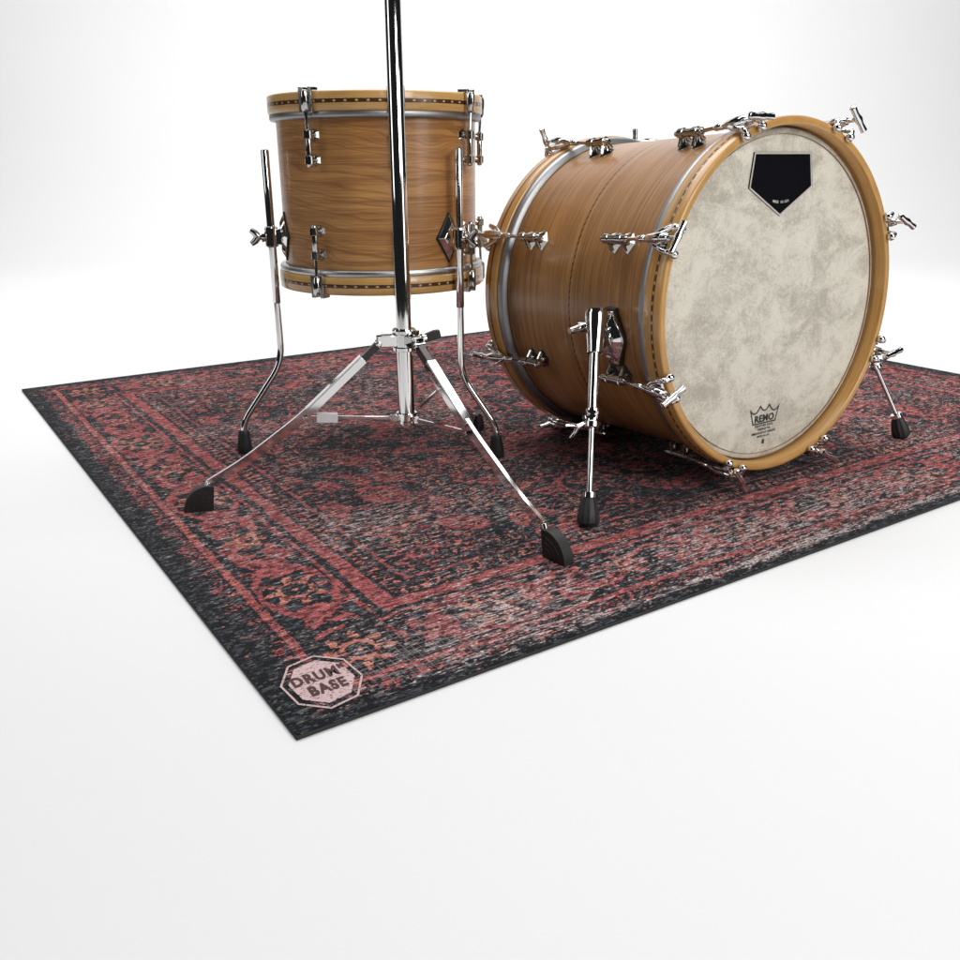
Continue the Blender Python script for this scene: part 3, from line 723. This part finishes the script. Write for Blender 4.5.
# ------------------------------------------------------------------ floor tom
TC = V((-.171, 1.635, 0)); TR = .166; TH, TI_ = .178, .169
Z0, ZR, ZT = .286, .315, .590
TOM = thing('floor_tom', (TC.x, TC.y, RUGZ), 'cherry wood floor tom on three bent chrome legs behind the tripod stand', 'drum')
TO = V((TC.x, TC.y, RUGZ))
TS = mat_shell('cherry tom shell', None, 1.04, .50, .15, 300.)
UP = V((0, 0, 1)); tx = V((0, 1, 0))
mb = MB(); mb.lathe(TC, UP, [(Z0 + .018, TR), (.40, TR), (.50, TR), (ZT - .018, TR)], 160, x=tx); mb.build('shell', TS, TOM, TO, fix=False)
TH_M = mat_hoop('maple tom hoop with bead inlay', .0120, .0172, .0175, (.060, .020, .007), ((.46, .25, .072), (.68, .42, .155)))
for top_ in (0, 1):
    O = TC + UP * (ZT if top_ else Z0); D = -UP if top_ else UP
    mb = MB(); mb.lathe(O, D, hoop_profile(0, .0285, TH, TI_), 160, x=tx, closed=True); mb.build('hoop', TH_M, TOM, TO, smooth=50)
    mb = MB(); mb.lathe(O, D, [(.0285, TR + .001), (.0285, TH - .003), (.031, TH - .0018), (.036, TH - .0018), (.0385, TH - .004), (.039, TR + .001)], 144, x=tx)
    mb.build('metal_rim', SIL if not top_ else RIM, TOM, TO, smooth=50)
    mb = MB(); mb.lathe(O, D, [(.012, .0001), (.012, .12), (.0122, .160), (.014, TI_ + .0004)], 96, x=tx); mb.build('drumhead', HEAD, TOM, TO, smooth=60)
# tom lugs (local z out, x towards the hoop's far side of the drum = up)
def make_tom_lug(parent):
    z = TR + .0145; mb = MB()
    mb.path([(.054, 0, z), (.056, 0, z), (.1065, 0, z), (.109, 0, z)], [.0032, .0046, .0046, .0032], 14)
    for x in (.062, .099):
        hexa = [(-.0105, 0), (-.005, -.0095), (.005, -.0095), (.0105, 0), (.005, .0095), (-.005, .0095)]
        mb.prism(hexa, (x, 0, TR - .001), EX, EY, EZ, .0055, .72)
        mb.path([(x, 0, TR + .003), (x, 0, z)], [.0052, .0048], 12)
        mb.path([(x - .0062, 0, z), (x - .0055, 0, z), (x + .0055, 0, z), (x + .0062, 0, z)], [.0058, .0072, .0072, .0058], 14)
        mb.ball((x, .0058, TR + .0055), .0026); mb.ball((x, -.0058, TR + .0055), .0026)
    lug = mb.build('lug', DARKCHROME, parent, smooth=40)
    mb = MB(); mb.path([(.06, 0, z), (.004, 0, z + .003)], [.0025, .0025], 10); mb.build('tension_rod', CHROME, lug)
    mb = MB()
    mb.path([(.029, 0, z + .0015), (.026, 0, z + .002), (.004, 0, z + .003), (-.001, 0, z + .003)], [.0040, .0062, .0062, .0045], 14)
    for sg in (-1, 1):
        mb.box((.0145, sg * .0088, TH + .0030), EX, EY, EZ, .0165, .0034, .0022)
        mb.box((-.0030, sg * .0088, TH - .0035), EX, EY, EZ, .0022, .0034, .0085)
    mb.box((.0155, 0, TH + .0015), EX, EY, EZ, .010, .0058, .0011)
    mb.build('claw', DARKCHROME, lug, smooth=45, bevel=.0006)
    return lug
def tom_matrix(phi, top_):
    rad = V((math.cos(phi), math.sin(phi), 0)); X = -UP if top_ else UP; Y = rad.cross(X)
    M = Matrix((X, Y, rad)).transposed().to_4x4(); M.translation = TC + UP * (ZT if top_ else Z0) - TO; return M
tl0 = None
for top_ in (0, 1):
    for a in (-119.5, -74.0, -29.0, 16, 61, 106, 147):
        M = tom_matrix(R(a), top_)
        if tl0 is None: tl0 = make_tom_lug(TOM); tl0.matrix_local = M
        else: copy_part(tl0, TOM, M)

def bent(pts, rad_, n=6):
    """round the corners of a polyline"""
    pts = [V(p) for p in pts]; out = [pts[0]]
    for a, b, c in zip(pts, pts[1:], pts[2:]):
        r = min(rad_, (b - a).length * .45, (c - b).length * .45); p = b + (a - b).normalized() * r; q = b + (c - b).normalized() * r
        for k in range(n + 1):
            t = k / n; out.append(p * (1 - t) ** 2 + b * 2 * t * (1 - t) + q * t * t)
    return out + [pts[-1]]
def tom_leg(ang, rr, foot, zb, wing):
    rad = V((math.cos(R(ang)), math.sin(R(ang)), 0)); tan = UP.cross(rad)
    ux = TC + rad * rr; f = V((foot[0], foot[1], RUGZ))
    low = f + UP * .055 + (V((ux.x, ux.y, f.z)) - f) * .03
    pts = bent([ux + UP * .505, ux + UP * zb, low, f + UP * .012], .03, 7)
    # bracket first: diamond gasket and plate on the shell
    c = TC + rad * (TR - .002) + UP * .371; dia = [(0, -.040), (.0265, 0), (0, .040), (-.0265, 0)]
    mb = MB(); mb.prism(dia, c - rad * .002, tan, UP, rad, .0065); g = mb.build('bracket_gasket', GASKET, TOM, TO, bevel=.0006)
    mb = MB(); mb.prism([(a * .92, b * .92) for a, b in dia], c + rad * .0044, tan, UP, rad, .007, .62)
    mb.prism([(-.010, -.013), (.010, -.013), (.010, .013), (-.010, .013)], c + rad * .011, tan, UP, rad, rr - TR - .009 + .006, .92)
    mb.path([ux + UP * .354, ux + UP * .357, ux + UP * .385, ux + UP * .388], [.0088, .0112, .0112, .0088], 16)
    br = mb.build('leg_bracket', CHROME, TOM, TO, bevel=.0008)
    mb = MB(); w = V(wing).normalized(); e0 = ux + UP * .371
    mb.path([e0 - w * .010, e0 + w * .010, e0 + w * .012, e0 + w * .016, e0 + w * .017, e0 + w * .026], [.0055, .0055, .0085, .0085, .0048, .0055], 14)
    e = e0 + w * .024
    for sg in (-1, 1): mb.path([e - w * .002, e + UP * sg * .0065 + w * .003, e + UP * sg * .0115 + w * .010], [.0062, .0058, .0042], 12)
    mb.build('wing_bolt', DARKCHROME, br, TO, smooth=45)
    mb = MB(); mb.path(pts, .0058, 16)
    j = ux + UP * .262; 
    mb.path([ux + UP * .508, ux + UP * .506, ux + UP * .262, ux + UP * .2605], [.0055, .0066, .0066, .0058], 18)
    lg = mb.build('leg', CHROME, TOM, TO, smooth=50)
    d = (low - (f + UP * .012)).normalized()
    mb = MB(); mb.lathe(f + UP * .0003, d, [(0, .0001), (.0, .0100), (.002, .0122), (.009, .0128), (.018, .0118), (.032, .0098), (.0385, .0094), (.0400, .0082), (.0402, .0058)], 28)
    mb.build('rubber_foot', RUBBER, lg, TO, smooth=35)
tom_leg(-158, .190, (-.4164, 1.5239), .158, (-1, -.15, 0))
tom_leg(-43, .1915, (.0298, 1.4866), .146, (.8, -.55, .05))
tom_leg(87.5, .1905, (-.1595, 1.8605), .150, (-.8, .5, 0))

# ------------------------------------------------------------------ tripod stand
SP = V((-.110, 1.316, 0))
STAND = thing('tripod_stand', (SP.x, SP.y, RUGZ), 'chrome single pole stand with folding tripod legs in front of the floor tom', 'stand')
SO = V((SP.x, SP.y, RUGZ))
at = lambda z: SP + UP * z
mb = MB(); mb.path([at(.245), at(.90), at(.902)], [.0111, .0111, .009], 28); mb.build('pole', CHROME, STAND, SO, smooth=50)
mb = MB(); mb.path([at(.113), at(.114), at(.247)], [.0105, .0122, .0122], 28); mb.build('lower_tube', CHROME, STAND, SO, smooth=50)
mb = MB()
mb.path([at(.226), at(.2275), at(.232), at(.2335), at(.2335), at(.251), at(.251), at(.2525), at(.257), at(.259), at(.2595)], [.0128, .0165, .0165, .0150, .0148, .0148, .0150, .0178, .0178, .0160, .0115], 32)
col = mb.build('collar', CHROME, STAND, SO, smooth=40)
mb = MB(); mb.path([at(.117), at(.1175), at(.121), at(.1215), at(.129), at(.1295), at(.1325), at(.133)], [.0124, .0158, .0158, .0142, .0142, .0155, .0155, .0124], 28)
lowc = mb.build('lower_collar', CHROME, STAND, SO, smooth=40)
CLIP = mat_plain('painted white reflection', (.70, .70, .69), .3); REFL_DARK = mat_plain('painted dark reflection', (.050, .043, .040), .22, .6)  # white and dark reflections on stand parts, put into flat colours
feet = [((-.4145, 1.2425), -.9721, -.2346, .313), ((.0938, 1.0643), .6293, -.7772, .322), ((-.007, 1.640), .303, .953, .336)]
pin = V((.55, .30, 0)).normalized()
mb = MB(); c0 = at(.2415); mb.path([c0 + pin * .012, c0 + pin * .030], [.0048, .0048], 12)
mb.path([c0 + pin * .028, c0 + pin * .034], [.0070, .0070], 14)
xx = V((.82, -.50, .28)).normalized()
mb.build('clamp_screw', CHROME, col, SO)
mb = MB(); q0 = c0 + pin * .032
mb.prism([(-.004, -.006), (.020, -.0062), (.026, -.004), (.026, .006), (.018, .0075), (-.004, .005)], q0 - pin.cross(UP) * .003, V((.93, .30, .22)).normalized(), V((-.22, 0, .97)).normalized(), V((.3, -.95, 0)).normalized(), .0075)
mb.build('clamp_lever', GASKET, col, SO, bevel=.001)
for i, (fp, dx, dy, rf) in enumerate(feet):
    D = V((dx, dy, 0)); S_ = UP.cross(D)
    P = lambda r, z: SP + D * r + UP * z
    hinge = P(.0385, .2390)
    mb = MB()
    # lug of the collar that carries the hinge: two cheeks and a pin
    for sg in (-1, 1):
        mb.box(P(.0255, .2425) + S_ * sg * .0072, D, UP, S_, .0145, .0075, .0013)
    mb.box(P(.022, .2495), D, S_, UP, .012, .0075, .0014)
    mb.path([hinge - S_ * .0105, hinge - S_ * .009, hinge + S_ * .009, hinge + S_ * .0105], [.0030, .0046, .0046, .0030], 12)
    mb.build('hinge', CHROME, col, SO, bevel=.0004)
    # leg: channel section folded from sheet, then the narrow blade with a bend, as one bent strip
    k = rf / .313
    A, B_, C, E_, F = hinge, P(.1545 * k, .1365), P(.245 * k, .0730), P(.296 * k, .0455), P(.300 * k, .0400)
    d1 = (B_ - A).normalized(); n1 = S_.cross(d1)
    if n1.z < 0: n1 = -n1
    mb = MB()
    Q = A.lerp(B_, .92)                              # end of the channel
    A2 = A.lerp(B_, .20); mb.box((A2 + Q) / 2 + n1 * .0050, d1, S_, n1, (Q - A2).length / 2, .0074, .0009)
    for sg in (-1, 1):
        mb.box((A2 + Q) / 2 - n1 * .0016 + S_ * sg * .0067, d1, n1, S_, (Q - A2).length / 2, .0058, .0007)
    # blade: flat bar on edge, following the bend
    pts = bent([A.lerp(B_, .55), B_, C, E_], .03, 5); hw, ht = .0034, .0068; vs = []; fs = []
    for j, p in enumerate(pts):
        t = (pts[min(j + 1, len(pts) - 1)] - pts[max(j - 1, 0)]).normalized(); nn = S_.cross(t); nn = nn if nn.z > 0 else -nn
        for a, b in ((-1, -1), (1, -1), (1, 1), (-1, 1)): vs.append(p + S_ * hw * a + nn * (ht * b - .001))
    for j in range(len(pts) - 1):
        for a in range(4): fs.append([j * 4 + a, j * 4 + (a + 1) % 4, (j + 1) * 4 + (a + 1) % 4, (j + 1) * 4 + a])
    fs += [[3, 2, 1, 0], [len(vs) - 4 + a for a in range(4)]]
    mb.add(vs, fs)
    mb.path([E_ + UP * .002, F - UP * .004], [.0048, .0048], 12)
    lg = mb.build('leg', CHROME, STAND, SO, bevel=.0005)
    mb = MB(); mb.box(A.lerp(B_, .115) - n1 * .001, d1, S_, n1, (B_ - A).length * .105, .0058, .0050); mb.build('leg_dark_reflection', REFL_DARK, lg, SO, bevel=.0006)  # leg section by the hinge; its dark reflection is painted as colour
    # brace from lower collar to the leg
    mb = MB(); b0, b1 = P(.0145, .1250), A.lerp(B_, .985) - n1 * .004
    if i == 0: pass
    bd = (b1 - b0).normalized(); bn = S_.cross(bd)
    mb.box((b0 + b1) / 2, bd, bn, S_, (b1 - b0).length / 2, .0026, .0016)
    mb.path([b1 - S_ * .009, b1 + S_ * .009], [.0032, .0032], 10); mb.path([b0 - S_ * .006, b0 + S_ * .006], [.0034, .0034], 10)
    mb.box(b0 + bd * .004, bd, bn, S_, .007, .0048, .0042)
    mb.build('brace', CHROME, lg, SO, bevel=.0004)
    if i == 0:
        mb = MB(); mb.box(b0.lerp(b1, .77), bd, bn, S_, .0155, .0068, .0050); mb.build('clip', CLIP, lg, SO, bevel=.0008)  # the clip's bright white reflection is painted as its colour
    # rubber foot: ridged quarter disc standing on edge
    mb = MB(); r0 = .0375; cc = P(rf, RUGZ + .0004) - D * (.0155 if i == 0 else .006)
    prof = [(0, 0)] + [(r0 * math.cos(R(t)), r0 * 1.02 * math.sin(R(t))) for t in (0, 10, 22, 34, 46, 58, 70, 80, 88)]
    prof = [(a, b) if not (a < 1e-4 and b < 1e-4) else (-.004, 0) for a, b in prof]; prof.append((-.008, r0 * .98))
    wdt = .0082; mb.prism(prof, cc - S_ * wdt, D, UP, S_, 2 * wdt)
    for rr in (.014, .021, .028):                      # raised ridges on both faces
        for sg in (-1, 1):
            arc_ = [cc + D * rr * math.cos(R(t)) + UP * rr * math.sin(R(t)) + S_ * sg * wdt for t in range(6, 90, 9)]
            mb.path(arc_, .0010, 6)
    mb.build('rubber_foot', RUBBER, lg, SO, bevel=.0012, smooth=30)

# ------------------------------------------------------------------ lamps
def area(name, loc, aim, sx, sy, power, col=(1, 1, 1)):
    l = bpy.data.lights.new(name, 'AREA'); l.shape = 'RECTANGLE'; l.size = sx; l.size_y = sy; l.energy = power; l.color = col
    o = bpy.data.objects.new(name, l); COL.objects.link(o); o.location = loc
    o.rotation_euler = (V(aim) - V(loc)).to_track_quat('-Z', 'Y').to_euler(); return o
area('overhead_softbox', (.2, 2.1, 3.2), (.15, 1.95, 0), 3.4, 2.6, 109)
area('left_softbox', (-2.7, .6, 1.7), (0, 1.5, .3), .7, 1.8, 11)
area('right_softbox', (2.0, -1.3, 2.1), (.4, 1.4, .25), 1.1, 1.5, 62)
area('right_panel', (2.5, -.1, 1.1), (0, 1.4, .5), .9, 1.8, 15)
area('backdrop_lamp', (-.3, 3.3, 3.8), (-.3, 6.1, 1.3), 8, .9, 210)
w = bpy.data.worlds.new('World'); sc.world = w; w.use_nodes = True
w.node_tree.nodes['Background'].inputs[0].default_value = (.9, .95, 1, 1); w.node_tree.nodes['Background'].inputs[1].default_value = .015

# ------------------------------------------------------------------ camera
cam = bpy.data.cameras.new('camera'); co = bpy.data.objects.new('camera', cam); COL.objects.link(co)
cam.sensor_width = 36; cam.lens = 901.25 / 960 * 36; cam.shift_y = 3 / 960; cam.clip_end = 60; cam.clip_start = .02
PIT, ROL = .344077, -.00603
fw = V((0, math.cos(PIT), -math.sin(PIT))); rt = V((1, 0, 0)); up = rt.cross(fw)
c, k = math.cos(ROL), math.sin(ROL); r2, u2 = rt * c + up * k, up * c - rt * k
M = Matrix((r2, u2, -fw)).transposed().to_4x4(); M.translation = (0, 0, .49); co.matrix_world = M
sc.camera = co
sc.view_settings.view_transform = 'Standard'; sc.view_settings.look = 'None'; sc.view_settings.exposure = 0; sc.view_settings.gamma = 1
sc.render.engine = 'CYCLES'
